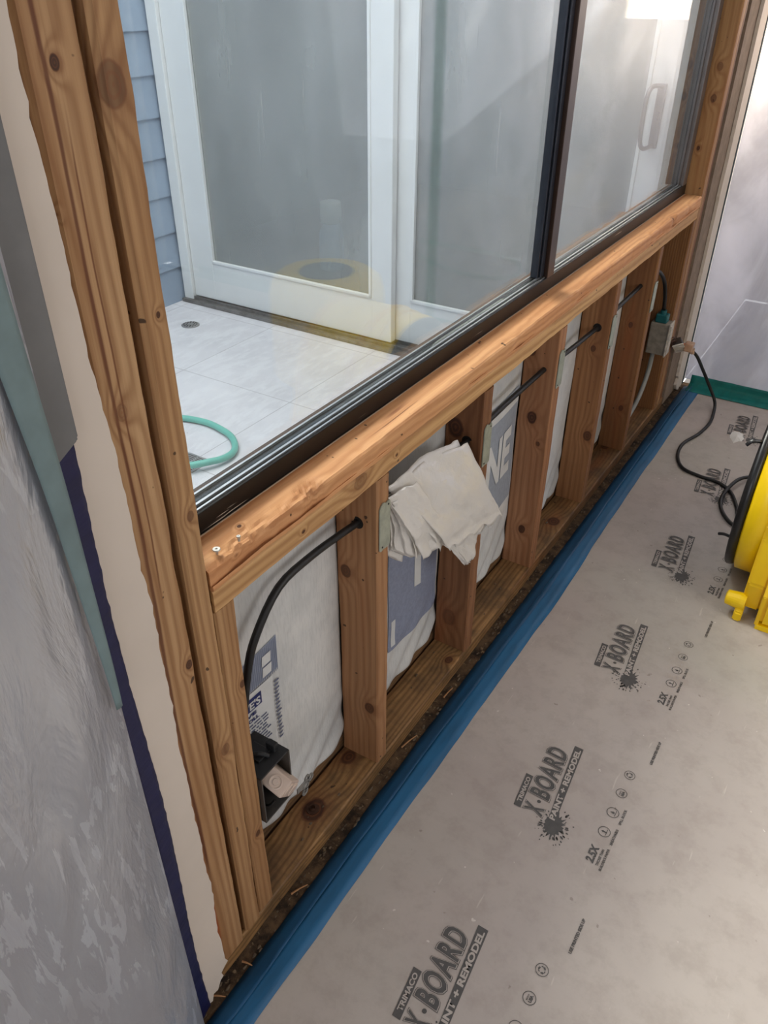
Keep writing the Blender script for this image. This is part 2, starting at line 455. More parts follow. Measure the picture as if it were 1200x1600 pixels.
trk.box(-2.5, -.13, 2.026, 2.032, .018, .032).box(-2.5, -.13, 2.085, 2.09, .018, .034)
dp('threshold', trk, dark_track())
def sash(x0, x1, y0, y1, z0, z1, ls, rs, bot, top):
    fr = MB(); b = .004
    fr.box(x0, x0+ls, y0, y1, z0, z1, b); fr.box(x1-rs, x1, y0, y1, z0, z1, b)
    fr.box(x0+ls-.003, x1-rs+.003, y0+.001, y1, z0, z0+bot, b); fr.box(x0+ls-.003, x1-rs+.003, y0+.001, y1, z1-top, z1, b)
    # glazing bead
    q = .012; X0, X1, Z0, Z1 = x0+ls, x1-rs, z0+bot, z1-top
    for a in ((X0-.002, X0+q, Z0, Z1), (X1-q, X1+.002, Z0, Z1), (X0, X1, Z0-.002, Z0+q), (X0, X1, Z1-q, Z1+.002)):
        fr.box(a[0], a[1], y0-.006, y0+.012, a[2], a[3], .003)
    f_ = dp('door_panel', fr)
    g = MB().box(X0, X1, y0+.014, y0+.02, Z0, Z1)
    g = g.build('glass', glass_mat('door_glass', (.82, .84, .82), .34, 1.5), f_); return f_
sash(-2.466, -1.238, 2.04, 2.078, .034, 2.07, .145, .108, .195, .11)
p2 = sash(-1.25, -.135, 2.088, 2.126, .034, 2.07, .085, .115, .195, .11)
hb = MB().box(-.222, -.192, 2.078, 2.09, .96, 1.16, .004)
hb.tube([(-.208, 2.08, 1.15), (-.222, 2.03, 1.155), (-.232, 2.012, 1.13), (-.234, 2.008, 1.06), (-.232, 2.012, .99), (-.222, 2.03, .965), (-.208, 2.08, .97)], .0075)
hb.box(-.213, -.2, 2.06, 2.08, 1.05, 1.075, .003)
hb.build('door_handle', plain('brushed_handle', (140, 132, 130), .3, .7), p2, smooth=False)

jug = empty('bottle', (-2.2, 2.92, 0))
MB().lathe([(.07, 0), (.075, .02), (.072, .2), (.05, .25), (.045, .26)], (-2.2, 2.92, 0)).build('bottle_body', plain('pale_blue_bottle', (150, 172, 200), .4), jug, smooth=True)
MB().lathe([(.05, .262), (.062, .27), (.062, .37), (.055, .38)], (-2.2, 2.92, 0)).build('cap', plain('white_cap', (226, 226, 226), .4), jug, smooth=True)
tag(jug, 'pale bottle with a big white cap, dimly seen behind the left door glass', 'bottle')

# drains on the patio
def steel(name='stainless', c=(168, 166, 164)): return plain(name, c, .35, .8)
dr = MB().lathe([(.045, .0), (.045, .003), (.04, .005), (.001, .005)], (-2.247, 1.763, .0), n=32)
dr.lathe([(.012, .0052), (.012, .006)], (-2.247, 1.763, 0), n=12)
d0 = dr.build('floor_drain', steel()); tag(d0, 'small round metal drain cover in the corner of the patio', 'drain')
ho = MB()
for ring, cnt in ((.02, 8), (.032, 14)):
    for k in range(cnt):
        q = 2*math.pi*k/cnt
        ho.lathe([(.0035, .0), (.0035, .0058)], (-2.247+ring*math.cos(q), 1.763+ring*math.sin(q), .0004), n=8)
ho.build('drain_holes', plain('drain_dark', (50, 48, 46), .8), d0)
gr = MB().box(-1.347, -1.237, .718, .816, 0, .004, .001)
g0 = gr.build('floor_drain', steel('stainless_square', (182, 181, 180)))
tag(g0, 'square slotted drain grate beside the green hose', 'drain')
sl = MB()
for r_ in range(2):
    for k in range(9):
        sl.box(-1.338+.0485*r_, -1.297+.0485*r_, .727+k*.0093, .731+k*.0093, .003, .0046)
sl.build('drain_slots', plain('slot_dark', (52, 50, 50), .8), g0)

# garden hose
hp = [(-2.0, .70, .014), (-1.84, .84, .014), (-1.7, .92, .014), (-1.57, .975, .014), (-1.507, .999, .014), (-1.43, 1.01, .014), (-1.358, 1.0, .014), (-1.29, .98, .014), (-1.24, .946, .014), (-1.203, .905, .016), (-1.186, .862, .02),
      (-1.188, .815, .024), (-1.203, .777, .028), (-1.235, .725, .03), (-1.279, .682, .032), (-1.34, .645, .032), (-1.45, .60, .03), (-1.6, .56, .02), (-1.8, .54, .014), (-2.05, .53, .014)]
tag(MB().tube(hp, .0125, 14).build('garden_hose', plain('green_hose', (104, 182, 166), .4, mottle=.02), smooth=True),
    'loop of pale green garden hose lying on the patio tiles', 'hose')

# ---------------------------------------------------------------- window
bronze = plain('dark_bronze', (52, 40, 34), .32, .55, mottle=.1)
alu = plain('bare_aluminium', (196, 198, 200), .28, .85)
win = empty('window_1', (-.08, .8, .834)); struct(win)
TOPZ = 2.12
def scratch_mat():
    t = NT('scratched_bronze'); co = t.co()
    n = t.noise(t.scale(co, (90, 5, 150)), 1.0, 2, .5)
    n2 = t.noise(co, 6, 2)
    msk = t.math('MULTIPLY', t.ramp(n, .70, .73), t.ramp(n2, .45, .6))
    c = t.mix(msk, srgb(20, 16, 13), srgb(188, 176, 160)); t.base(c, .4, .1, .3); return t.m
fb = MB().box(-.096, -.0575, -.392, 2.048, .8345, .868, .0015).box(-.0578, -.0562, -.392, 2.048, .8345, .837)
fb.build('frame_sill', scratch_mat(), win)
MB().box(-.0574, -.0552, -.392, 2.048, .8342, .8362).build('sealant_line', plain('sealant', (168, 146, 124), .6), win)
fb = MB().box(-.118, -.0965, -.392, 2.048, .8345, .858)
for xx, mt in ((-.066, 0), (-.076, 0), (-.088, 0)):
    pass
fb.build('frame_outer_sill', bronze, win)
al = MB().box(-.0655, -.0625, -.392, 1.99, .8675, .8705).box(-.0735, -.0695, -.392, 1.99, .8675, .873).box(-.094, -.0905, -.392, 1.99, .8675, .872)
al.build('glazing_channel', alu, win)
MB().box(-.1, -.0565, .822, .862, .868, TOPZ, .0015).build('mullion', plain('bronze_mullion', (64, 48, 40), .3, .5), win)
st = MB().box(-.088, -.070, .793, .821, .873, TOPZ, .0015)
st.box(-.0685, -.066, .801, .821, .873, TOPZ)
st.build('sash_stile', plain('slate_sash', (40, 44, 54), .35, .3), win)
jb = MB().box(-.118, -.0575, 1.998, 2.046, .868, TOPZ, .0015).box(-.076, -.07, 1.99, 1.999, .868, TOPZ).box(-.1, -.094, 1.99, 1.999, .868, TOPZ)
jb.build('jamb', plain('bronze_jamb', (112, 106, 104), .35, .5), win)
MB().box(-.118, -.0575, -.392, -.372, .868, TOPZ).build('jamb', bronze, win)
MB().box(-.118, -.0575, -.392, 2.048, TOPZ-.03, TOPZ).build('frame_head', bronze, win)
gm = glass_mat('window_glass', (.96, .985, .97), .012, 1.45)
MB().box(-.084, -.078, -.385, .80, .87, TOPZ-.02).build('glass', gm, win)
MB().box(-.084, -.078, .855, 1.999, .87, TOPZ-.02).build('glass', gm, win)

# ---------------------------------------------------------------- timber framing
H = .7576; S = .4064
pl, pm = (188, 134, 78), (150, 100, 56)
board('bottom_plate', (-.089, 0, -.505, 2.15, -.004, .038), 1, 11, (158, 120, 76), (104, 76, 48),
      knots=((-.048, -.167, .038, .024, .9), (-.033, 1.072, .038, .02, .85), (-.062, -.02, .038, .016, .8), (-.02, .36, .038, .01, .8), (-.06, 1.62, .038, .014)), dirt=.6, freq=130, contrast=.6,
      label='long floor-level timber plate under the row of studs, dirty and knotted')
board('ledger_strip', (-.107, -.094, -.39, 2.02, -.004, .062), 1, 12, (150, 118, 84), (104, 78, 54), dirt=.5,
      label='thin rough wood strip along the back of the bottom plate below the insulation')
def wane(p):
    if p.x > -.03 and p.z > H+.05:
        n = noise.noise(Vector((0, p.y*7, 1.3)))*.010 + noise.noise(Vector((p.x*30, p.y*28, 4)))*.004
        e = max(0, (p.x+.03)/.03); g = max(0, n+.002)*e
        near = max(0, 1-abs(p.y+.30)/.14)
        g += near*e*(.011+.011*noise.noise(Vector((p.x*160, p.y*38, 2)))+.004*noise.noise(Vector((p.x*400, p.y*90, 3))))
        hole = max(0, 1-abs(p.y+.17)/.03)*e*(.009+.008*noise.noise(Vector((p.x*300, p.y*120, 5))))+max(0, 1-abs(p.y-1.72)/.03)*e*.01
        p = p.copy(); p.z -= g*.8+hole; p.x -= (g+hole)*.5
    return p
board('sill_board', (-.089, .002, -.392, 2.05, H+.0385, H+.0765), 1, 13, (214, 164, 116), (196, 138, 92),
      knots=((.0, -.17, H+.072, .009, .8), (-.004, -.345, H+.0765, .004, .9), (-.03, -.30, H+.0765, .003, .9), (-.003, -.335, H+.06, .003, .9), (.0, -.31, H+.072, .005, .7), (.0, 1.72, H+.07, .010, .7)),
      wane=wane, rough=.0015, dl=.004, ns=14, freq=100, contrast=.45, stain=.6, cracks=((0, -.022, .001, .02, .16, (90, 44, 22)), (0, -.034, .003, .07, .14, (120, 62, 34))),
      label='upper sill timber directly under the window, orange-brown with a splintered front edge')
board('sill_board', (-.089, .0, -.392, 2.05, H, H+.038), 1, 14, (204, 164, 114), (178, 136, 90),
      knots=((.0, -.05, H+.027, .015, .3), (.0, .06, H+.022, .003, .8), (.0, -.2, H+.018, .003, .9)), freq=110, contrast=.6, stain=.15,
      label='lower sill timber resting on the stud tops, pale face with a grey knot')
knotsets = [((-.02, 0, .2, .012), (-.07, 0, .54, .012)),
            ((-.064, .4064, .659, .02, .9), (-.05, .4064, .13, .02, .4)),
            ((-.049, .8128, .511, .014, .95), (-.039, .8128, .161, .011, .9), (-.024, .8128, .44, .006), (-.07, .8128, .69, .012)),
            ((-.015, 1.2192, .28, .014, .75), (-.04, 1.2192, .56, .008)),
            ((-.05, 1.6256, .5, .008), (-.03, 1.6256, .2, .009))]
stud_lab = ['stud nearest the camera, with the thick black cable entering its bored hole',
            'second stud from the camera, half hidden behind the hanging plastic sheeting',
            'third stud from the camera, with two black knots on its side',
            'fourth stud from the camera, with a dark knot low on its side',
            'fifth stud from the camera, with the cable running on to the junction box']
tones = [((170, 128, 90), (146, 104, 70)), ((142, 100, 68), (112, 74, 48)), ((168, 122, 88), (142, 98, 66)), ((154, 110, 72), (126, 84, 52)), ((150, 108, 68), (122, 82, 50))]
def cut_hole(o, c, r):
    """bored cable hole: a dark sleeve the size of the drill bit"""
    b = MB().lathe([(r, 0), (r, .0385)], (c[0], c[1]-.0002, c[2]), axis=1, n=20)
    return b.build('bored_hole', plain('bored_hole_dark', (16, 10, 7), .95), o)
HZ = [.659, .634, .647, .624, .632]; HX = [-.042, -.035, -.033, -.038, -.041]
for i in range(5):
    y = i*S
    o = board('wall_stud', (-.089, 0, y, y+.038, .038, H), 2, 20+i, *tones[i], knots=knotsets[i], freq=100, contrast=.4,
              label='vertical timber '+stud_lab[i], group=None)
    cut_hole(o, (HX[i], y, HZ[i]), .0125)
board('jack_stud', (-.089, -.002, -.392, -.354, .038, H), 2, 31, (180, 142, 100), (150, 110, 72), knots=((-.002, -.37, .25, .006), (-.002, -.36, .6, .006)), contrast=.5,
      label='short nearest stud under the left end of the sill, beside the wall box')
board('jack_stud', (-.089, 0, 2.012, 2.05, .038, H), 2, 32, (144, 102, 62), (116, 78, 46), contrast=.4,
      label='short far stud under the right end of the sill, carrying the junction box')
board('corner_post', (-.089, .002, -.431, -.3945, .0385, 2.14), 2, 33, (178, 140, 98), (148, 108, 70), bev=.005,
      knots=((.002, -.419, 1.375, .015, .45), (.002, -.41, .925, .006, .5), (.002, -.415, .515, .009, .4), (.002, -.41, 1.17, .003, .9)), freq=150, contrast=.5, stain=.3,
      label='tall timber post left of the window, the one touching the sill ends')
board('corner_post', (-.089, .004, -.505, -.4425, .0385, 2.14), 2, 34, (184, 148, 108), (150, 108, 68), bev=.006,
      knots=((.004, -.475, 1.395, .005, .9), (.004, -.453, .72, .006, .9), (.004, -.503, 1.285, .003, .9), (.004, -.478, 1.09, .008, .25)), freq=160, contrast=.5, stain=.5, cracks=((1, -.487, .0022, .3, 1.6, (84, 36, 12)), (1, -.474, .0012, .85, 1.35, (96, 50, 24)), (1, -.494, .003, .1, .8, (150, 70, 20))),
      label='wide tall timber post at far left, its edge hidden by torn drywall')
board('corner_post', (-.089, .0, 2.054, 2.096, .0385, 2.14), 2, 35, (182, 144, 98), (148, 108, 68),
      knots=((-.03, 2.054, 1.13, .01, .6), (-.045, 2.054, .98, .006, .9), (-.03, 2.054, 1.22, .01, .4)), freq=80, contrast=.45,
      label='tall pale timber post at the right end of the window')
board('corner_post', (-.089, -.004, 2.10, 2.14, .0385, 2.14), 2, 36, (132, 88, 54), (100, 60, 36), freq=80, stain=.6,
      label='reddish-brown timber post tight against the far drywall edge')

# nail plates on the stud faces
plate_mat = plain('galvanised_plate', (176, 182, 168), .45, .45, mottle=.12, scale=50)
def plate_mesh():
    m = MB()
    out = [(0, .003), (.004, 0), (.012, .002), (.022, 0), (.034, .003), (.034, .092), (.03, .098), (.022, .095), (.012, .1), (.004, .096), (0, .09)]
    return m.prism(out, 0, .0012, .0032)
pl_pos = [(0, .608), (S, .578), (2*S, .602), (3*S, .565), (4*S, .55)]
pl_lab = ['first stud from the camera, beside the hanging sheeting', 'second stud from the camera, right of the hanging sheeting', 'third stud from the camera', 'fourth stud from the camera', 'fifth stud from the camera, near the junction box']
proto = None
for (y, z), lb in zip(pl_pos, pl_lab):
    if proto is None:
        proto = plate_mesh().build('nail_plate', plate_mat, base=(0, 0, 0)); o = proto
        nbo = []
        nmat = plain('nail_dark', (60, 56, 52), .5, .6)
        for a, b in ((.008, .008), (.027, .09)):
            q = MB().lathe([(.002, .0031), (.0015, .0042)], (0, a, b), axis=0, n=8).build('nail', nmat, base=(0, 0, 0)); q.parent = o; nbo.append(q)
    else:
        o = proto.copy(); COL.objects.link(o)
        for q in nbo:
            ch = q.copy(); COL.objects.link(ch); ch.parent = o
    o.location = (0, y+.003, z)
    tag(o, 'grey steel nail plate on the '+lb, 'nail plate', 'nail plates on the studs')

# screws and nails left in the sill
def screw(x, y, z, lab, r=.0055, tilt=0):
    m = MB().lathe([(.0018, -.004), (.002, .001), (r, .003), (r*.9, .0045), (r*.3, .0045), (r*.25, .003)], (x, y, z), n=14)
    tag(m.build('screw', plain('zinc', (190, 186, 178), .35, .7)), lab, 'screw', 'screws in the sill')
screw(-.016, -.36, H+.0765, 'bright screw head in the left end of the sill')
screw(-.012, -.322, H+.0755, 'tiny screw just right of the bright screw head on the sill', .003)
tag(MB().lathe([(.013, .0), (.013, .002), (.007, .0022), (.006, .008), (.0055, .008), (.005, .0022)], (-.05, -.168, .0385), n=18).build('anchor_bolt', plain('rusty_bolt', (72, 48, 36), .6, .5)),
    'rusty anchor bolt end in the dark round knot of the bottom plate', 'bolt')

# ---------------------------------------------------------------- insulation behind the studs
def wrapx(y, z):
    k = math.floor((y+.36)/S); t = ((y+.36)-k*S)/S
    bulge = .010*math.sin(math.pi*min(1, max(0, t*1.06)))
    low = max(0, .26-z)/.26
    n = .004*noise.noise(Vector((k*3.1, y*6, z*5)))
    cr = .006*low*math.sin((z-.9*(y-k*S))*70+2*noise.noise(Vector((y*4, z*4, k))))
    return -.0925+bulge*1.2+(n+cr)*min(1, 8*t, 8*(1-t))
def wrap_mat():
    t = NT('white_insulation_facing'); co = t.co()
    n = t.noise(t.scale(co, (30, 260, 30)), 1.0, 3, .7); m_ = t.noise(co, 6, 4, .6)
    c = t.mix(t.ramp(m_, .3, .7), srgb(214, 214, 212), srgb(188, 190, 190))
    c = t.mix(t.math('MULTIPLY', t.ramp(n, .45, .7), .25), c, srgb(150, 152, 156))
    t.base(c, .55, 0, .4); t.bump(t.math('ADD', n, t.math('MULTIPLY', t.noise(co, 25, 3), 2)), .35, .003); return t.m
wm = wrap_mat()
bays = []
blab = ['nearest bay behind the black cable', 'second bay behind the hanging plastic sheeting', 'third bay, printed with large letters', 'fourth bay, narrow view between studs', 'fifth bay, sliver between studs']
for i in range(5):
    y0 = (-.354 if i == 0 else (i-1)*S+.038)+.001; y1 = i*S-.001
    m = MB(); zb = .064
    def fn(u, v, y0=y0, y1=y1, i=i):
        y = y0+(y1-y0)*u; z = .066+(H-.068)*v
        e = min(u, 1-u)*(y1-y0)
        x = wrapx(y, z)
        if v == 0: x -= .006
        return (x, y, z)
    m.grid(fn, 50, 90)
    o = m.build('insulation_batt', wm, smooth=True, solid=.003); bays.append(o)
    tag(o, 'white-faced insulation in the '+blab[i], 'insulation', 'insulation batts between the studs')
ink = plain('pale_blue_ink', (134, 142, 164), .6, mottle=.08, scale=120)
ink2 = plain('grey_blue_ink', (150, 158, 170), .6, mottle=.06, scale=90)
navy = plain('navy_ink', (38, 48, 104), .6); dark_ink = plain('slate_ink', (92, 98, 124), .6)
wht = plain('unprinted_white', (208, 210, 210), .6)
def on_wrap(lift=.0022): return lambda u, v: (wrapx(u, v)+lift, u, v)
def quadgrid(mb, poly4, lift, n=14):
    (a, b, c_, d) = [Vector(p) for p in poly4]
    def fn(u, v):
        p = (a*(1-u)+b*u)*(1-v)+(d*(1-u)+c_*u)*v
        return (wrapx(p.x, p.y)+lift+.0016, p.x, p.y)
    return mb.grid(fn, n, n)
# bay 0 printing
m = MB(); quadgrid(m, ((-.352, .452), (-.200, .458), (-.198, .532), (-.352, .516)), .0014, 14)
m.build('printed_block', plain('block_ink', (150, 158, 176), .6), bays[0])
m = MB()
for k in range(34):
    x_ = -.351+.0045*k
    quadgrid(m, ((x_, .453), (x_+.0018, .453), (x_+.0018, .516+.014*k/34), (x_, .516+.014*k/34)), .0022, 4)
m.build('printed_bars', plain('bar_ink', (122, 130, 152), .6), bays[0])
m = MB(); quadgrid(m, ((-.352, .268), (-.222, .268), (-.216, .452), (-.352, .452)), .0021, 8); m.build('label_ground', wht, bays[0])
for za, zb_ in ((.464, .485), (.489, .511)):
    m = MB(); quadgrid(m, ((-.24, za), (-.218, za), (-.216, zb_), (-.238, zb_)), .003, 3); m.build('label_patch', wht, bays[0])
m = MB(); quadgrid(m, ((-.352, .412), (-.247, .412), (-.247, .441), (-.352, .441)), .003, 4)
quadgrid(m, ((-.335, .44), (-.285, .44), (-.292, .45), (-.328, .45)), .003, 3); m.build('store_badge', navy, bays[0])
m = MB(); put_text(m, "LOWE'S", .02, lambda u, v: (wrapx(-.333+u, .416+v)+.0056, -.333+u, .416+v), .0006, 1, w=.082, h=.019); m.build('badge_lettering', wht, bays[0])
m = MB()
put_text(m, 'IMPROVE', .012, lambda u, v: (wrapx(-.347+u, .399+v)+.005, -.347+u, .399+v), .0005, 1, w=.085, h=.008)
put_text(m, 'END OF ROLL', .012, lambda u, v: (wrapx(-.347+u, .386+v)+.005, -.347+u, .386+v), .0005, 1, w=.09, h=.008)
m.build('badge_words', navy, bays[0])
m = MB(); rnd = random.Random(2)
for k in range(13):
    z = .377-k*.0075; y = -.350
    while y < -.24:
        L = rnd.uniform(.006, .018); quadgrid(m, ((y, z), (min(y+L, -.232), z), (min(y+L, -.232), z+.0034), (y, z+.0034)), .003, 2); y += L+.003
for k in range(16):
    z = .43-k*.0095
    quadgrid(m, ((-.214, z), (-.214+rnd.uniform(.007, .014), z), (-.202, z+.0045), (-.214, z+.0045)), .003, 2)
m.build('small_print', dark_ink, bays[0])
# bay 1 and 2 printing
m = MB(); quadgrid(m, ((.165, .19), (.395, .17), (.385, .47), (.165, .47)), .0022, 14); m.build('printed_panel', ink, bays[1])
m = MB(); quadgrid(m, ((.272, .31), (.303, .30), (.303, .44), (.274, .44)), .003, 5); m.build('large_letter', wht, bays[1])
m = MB(); quadgrid(m, ((.175, .275), (.19, .275), (.19, .20), (.175, .20)), .003, 4); m.build('large_letter', wht, bays[1])
m = MB(); quadgrid(m, ((.575, .25), (.80, .27), (.80, .60), (.575, .60)), .0022, 14); m.build('printed_panel', ink2, bays[2])
m = MB()
put_text(m, 'NE', .1, lambda u, v: (wrapx(.615+u, .365+v)+.0055, .615+u, .365+v), .004, 1, w=.155, h=.135)
m.build('large_letters', wht, bays[2])
m = MB(); quadgrid(m, ((.575, .555), (.80, .555), (.80, .575), (.575, .575)), .003, 6); m.build('pale_band', wht, bays[2])

# ---------------------------------------------------------------- electrical
blk = plain('black_cable_jacket', (15, 15, 16), .5, mottle=.02)
cp = [(-.045, -.335, .36), (-.05, -.325, .44), (-.05, -.30, .545), (-.05, -.273, .60), (-.05, -.21, .655), (-.048, -.13, .664), (-.045, -.05, .661)]
for i in range(5):
    y = i*S
    cp += [(HX[i], y-.004, HZ[i]), (HX[i], y+.045, HZ[i])]
    if i < 4: cp.append((HX[i]-.008, y+.19, (HZ[i]+HZ[i+1])/2-.008))
cp += [(-.045, 1.75, .64), (-.045, 1.86, .615), (-.04, 1.94, .56), (-.033, 1.965, .50), (-.03, 1.974, .452)]
tag(MB().tube(cp, .0068, 12).build('electrical_cable', blk, smooth=True),
    'thick black electrical cable threaded through the bored holes of the studs', 'cable')
for i in range(5): pass

# wall box in the nearest bay
wb = empty('wall_box', (-.03, -.315, .255))
bm_ = plain('grey_box_steel', (92, 88, 84), .45, .5, mottle=.1)
blackp = plain('black_box_plastic', (34, 35, 37), .4)
m = MB(); m.box(-.07, .004, -.3535, -.351, .262, .375).box(-.07, .004, -.283, -.28, .262, .375).box(-.07, .004, -.351, -.283, .262, .265).box(-.072, -.07, -.3535, -.28, .262, .375)
m.build('box_body', bm_, wb)
m = MB().box(-.072, .003, -.3535, -.28, .372, .376, .001).box(-.055, -.02, -.33, -.3, .376, .38, .001).box(-.03, -.012, -.3, -.288, .376, .392, .002)
m.tube([(-.05, -.335, .379), (-.03, -.32, .384), (-.015, -.31, .379)], .004)
m.build('box_top', blackp, wb)
MB().box(-.068, -.0, -.35, -.284, .266, .37).build('box_inside', plain('box_shadow', (26, 22, 20), .9), wb) if False else None
rc = MB(); rc.box(-.03, .022, -.017, .017, -.033, .033, .004, 3)
rc.lathe([(.0125, .032), (.0125, .0345), (.0105, .035), (.0095, .0338), (.006, .0338), (.005, .0352), (.0005, .0352)], (0, 0, 0), axis=2, n=24)
for s_ in (-1, 1): rc.lathe([(.0135, .02), (.0135, .0235), (.012, .0245), (.001, .0245)], (0, 0, s_*.017), axis=0, n=20)
mtx = Matrix.Translation((.0, -.306, .318)) @ Matrix.Rotation(math.radians(18), 4, 'Y') @ Matrix.Rotation(math.radians(35), 4, 'X')
bmesh.ops.transform(rc.bm, matrix=mtx, verts=rc.bm.verts)
rc.build('receptacle', plain('pale_receptacle', (206, 186, 172), .4), wb)
yk = MB()
def washer(c, r, h=.002):
    yk.lathe([(r, 0), (r, h), (r*.45, h), (r*.45, 0)], c, axis=0, n=16, caps=False)
for dy, dz, rr in ((0, 0, .009), (.013, .008, .0085), (.004, .016, .007), (-.004, -.013, .0085)):
    washer((.018, -.262+dy, .272+dz), rr)
yk.box(.0165, .019, -.285, -.262, .272, .284, .0005)
yk.build('mounting_yoke', plain('zinc_yoke', (164, 164, 160), .35, .8), wb)
wr = MB().tube([(-.05, -.30, .30), (-.02, -.3, .285), (.0, -.31, .30), (.005, -.315, .32)], .0022).tube([(-.05, -.33, .29), (-.01, -.335, .28), (.006, -.33, .30)], .0022)
wr.build('wire', plain('wire_dark', (24, 24, 24), .4), wb)
tag(wb, 'open steel outlet box with a loose pale receptacle on the nearest short stud', 'outlet box')

# far junction box with conduit
jb = empty('junction_box', (-.02, 1.985, .285))
m = MB().box(-.062, .006, 1.955, 2.011, .285, .405, .004)
m.build('box_body', plain('weathered_grey_box', (150, 142, 130), .55, .2, mottle=.16, scale=40), jb)
m = MB().box(.006, .011, 1.95, 2.011, .282, .408, .002).box(.011, .014, 1.955, 1.962, .29, .40)
m.build('box_rim', plain('box_plaster_rim', (196, 190, 180), .6, .1, mottle=.2, scale=60), jb)
MB().box(-.05, -.008, 1.96, 1.995, .405, .436, .004).lathe([(.011, .436), (.011, .45)], (-.029, 1.975, 0)).build('cable_connector', plain('teal_connector', (24, 92, 96), .4), jb)
MB().tube([(-.04, 1.985, .285), (-.042, 1.98, .2), (-.045, 1.93, .12), (-.05, 1.85, .07), (-.055, 1.76, .045)], .0085).build('conduit', plain('grey_conduit', (142, 144, 140), .45), jb, smooth=True)
tag(jb, 'grimy grey junction box with teal connector and grey conduit in the last bay', 'junction box')

# dangling outlet in front of the far drywall
ol = empty('loose_outlet', (.03, 2.1, .25))
rot = Matrix.Translation((.03, 2.10, .272)) @ Matrix.Rotation(math.radians(-32), 4, 'X') @ Matrix.Rotation(math.radians(62), 4, 'Y')
def rbuild(name, m, mat, par):
    bmesh.ops.transform(m.bm, matrix=rot, verts=m.bm.verts); return m.build(name, mat, par)
rbuild('outlet_body', MB().box(-.03, -.002, -.05, .05, -.016, .016, .003), plain('outlet_dark', (58, 48, 42), .6, mottle=.2, scale=60), ol)
rbuild('outlet_face', MB().box(-.003, .002, -.056, .056, -.02, .02, .0015).lathe([(.014, .002), (.014, .0035)], (0, -.022, 0), axis=0).lathe([(.014, .002), (.014, .0035)], (0, .022, 0), axis=0), plain('outlet_white', (208, 202, 192), .5), ol)
m = MB().tube([(-.01, 2.0, .33), (.015, 2.02, .34), (.02, 2.05, .32), (.02, 2.08, .295)], .0022).tube([(-.005, 2.0, .31), (.02, 2.03, .325), (.015, 2.06, .30)], .002)
m.build('wire', plain('copper_dark_wire', (70, 44, 34), .4), ol)
tag(ol, 'dirty white electrical outlet hanging loose in front of the far post', 'outlet')

# extension cord with a clear plug
ec = empty('extension_cord', (.3, 1.9, 0))
t = NT('clear_lit_plug'); t.base(srgb(226, 190, 160), .15, 0, .7); t.bsdf.inputs['Transmission Weight'].default_value = .5
m = MB().box(.045, .078, 2.10, 2.135, .262, .296, .006, 3).lathe([(.009, 0), (.006, .022)], (.075, 2.13, .25), n=14)
m.build('plug', t.m, ec)
MB().box(.036, .06, 2.108, 2.128, .272, .286, .002).build('plug_blades', plain('copper_blades', (200, 110, 60), .3, .8), ec)
R_ = .0062
path = [(.07, 2.13, .262), (.092, 2.15, .235), (.115, 2.2, .17), (.15, 2.24, .09), (.185, 2.24, .03), (.2, 2.18, .0085), (.208, 2.08, .0075), (.195, 1.97, .0075),
        (.165, 1.86, .0075), (.172, 1.76, .0075), (.21, 1.68, .0075), (.275, 1.655, .0075), (.345, 1.645, .0075), (.395, 1.60, .0075), (.43, 1.52, .0075), (.45, 1.455, .0075), (.485, 1.45, .0075),
        (.525, 1.50, .0075), (.53, 1.60, .0075), (.51, 1.71, .0075), (.455, 1.745, .012), (.405, 1.69, .022), (.38, 1.6, .018), (.378, 1.52, .0095), (.405, 1.45, .0085), (.45, 1.405, .008),
        (.5, 1.42, .012), (.53, 1.50, .02), (.53, 1.64, .021), (.50, 1.73, .021), (.46, 1.70, .021), (.435, 1.62, .0215), (.45, 1.55, .0225), (.485, 1.53, .0225), (.52, 1.57, .03),
        (.515, 1.66, .034), (.475, 1.69, .034), (.452, 1.64, .034), (.47, 1.57, .035), (.515, 1.535, .04)]
MB().tube(path, R_, 10, smooth=6).build('cord', blk, ec, smooth=True)
tag(ec, 'black extension cord plugged in at the wall, snaking and coiled on the floor', 'extension cord')

# ---------------------------------------------------------------- plastic draped over the cable
def poly_mat():
    t = NT('milky_plastic'); t.n.remove(t.bsdf)
    df = t.new('ShaderNodeBsdfDiffuse'); df.inputs[0].default_value = srgb(248, 246, 242)
    tl = t.new('ShaderNodeBsdfTranslucent'); tl.inputs[0].default_value = srgb(246, 242, 236)
    gl = t.new('ShaderNodeBsdfGlossy', Roughness=.16); tr = t.new('ShaderNodeBsdfTransparent')
    n = t.noise(t.co(), 38, 4, .6, .4); bp = t.new('ShaderNodeBump', Height=n); bp.inputs['Strength'].default_value = .6; bp.inputs['Distance'].default_value = .006
    for x in (df, gl, tl): t.l.new(bp.outputs[0], x.inputs['Normal'])
    def mx(f, a, b):
        q = t.new('ShaderNodeMixShader'); t.put(q, 'i0', f); t.l.new(a.outputs[0], q.inputs[1]); t.l.new(b.outputs[0], q.inputs[2]); return q
    a = mx(.4, df, tl); a = mx(.16, a, gl); a = mx(.07, a, tr)
    t.l.new(a.outputs[0], t.out.inputs[0]); return t.m
pm_ = poly_mat()
bag = empty('plastic_sheeting', (.0, .25, .35))
def quad_sheet(name, A, B, C_, D, fold, nu=34, nv=34, mat=pm_):
    """A top-left, B top-right, C bottom-right, D bottom-left"""
    A, B, C_, D = map(Vector, (A, B, C_, D)); m = MB()
    def fn(u, v):
        p = (A*(1-u)+B*u)*(1-v)+(D*(1-u)+C_*u)*v
        return p+fold(u, v)
    m.grid(fn, nu, nv); return m.build(name, mat, bag, smooth=True, solid=.0006)
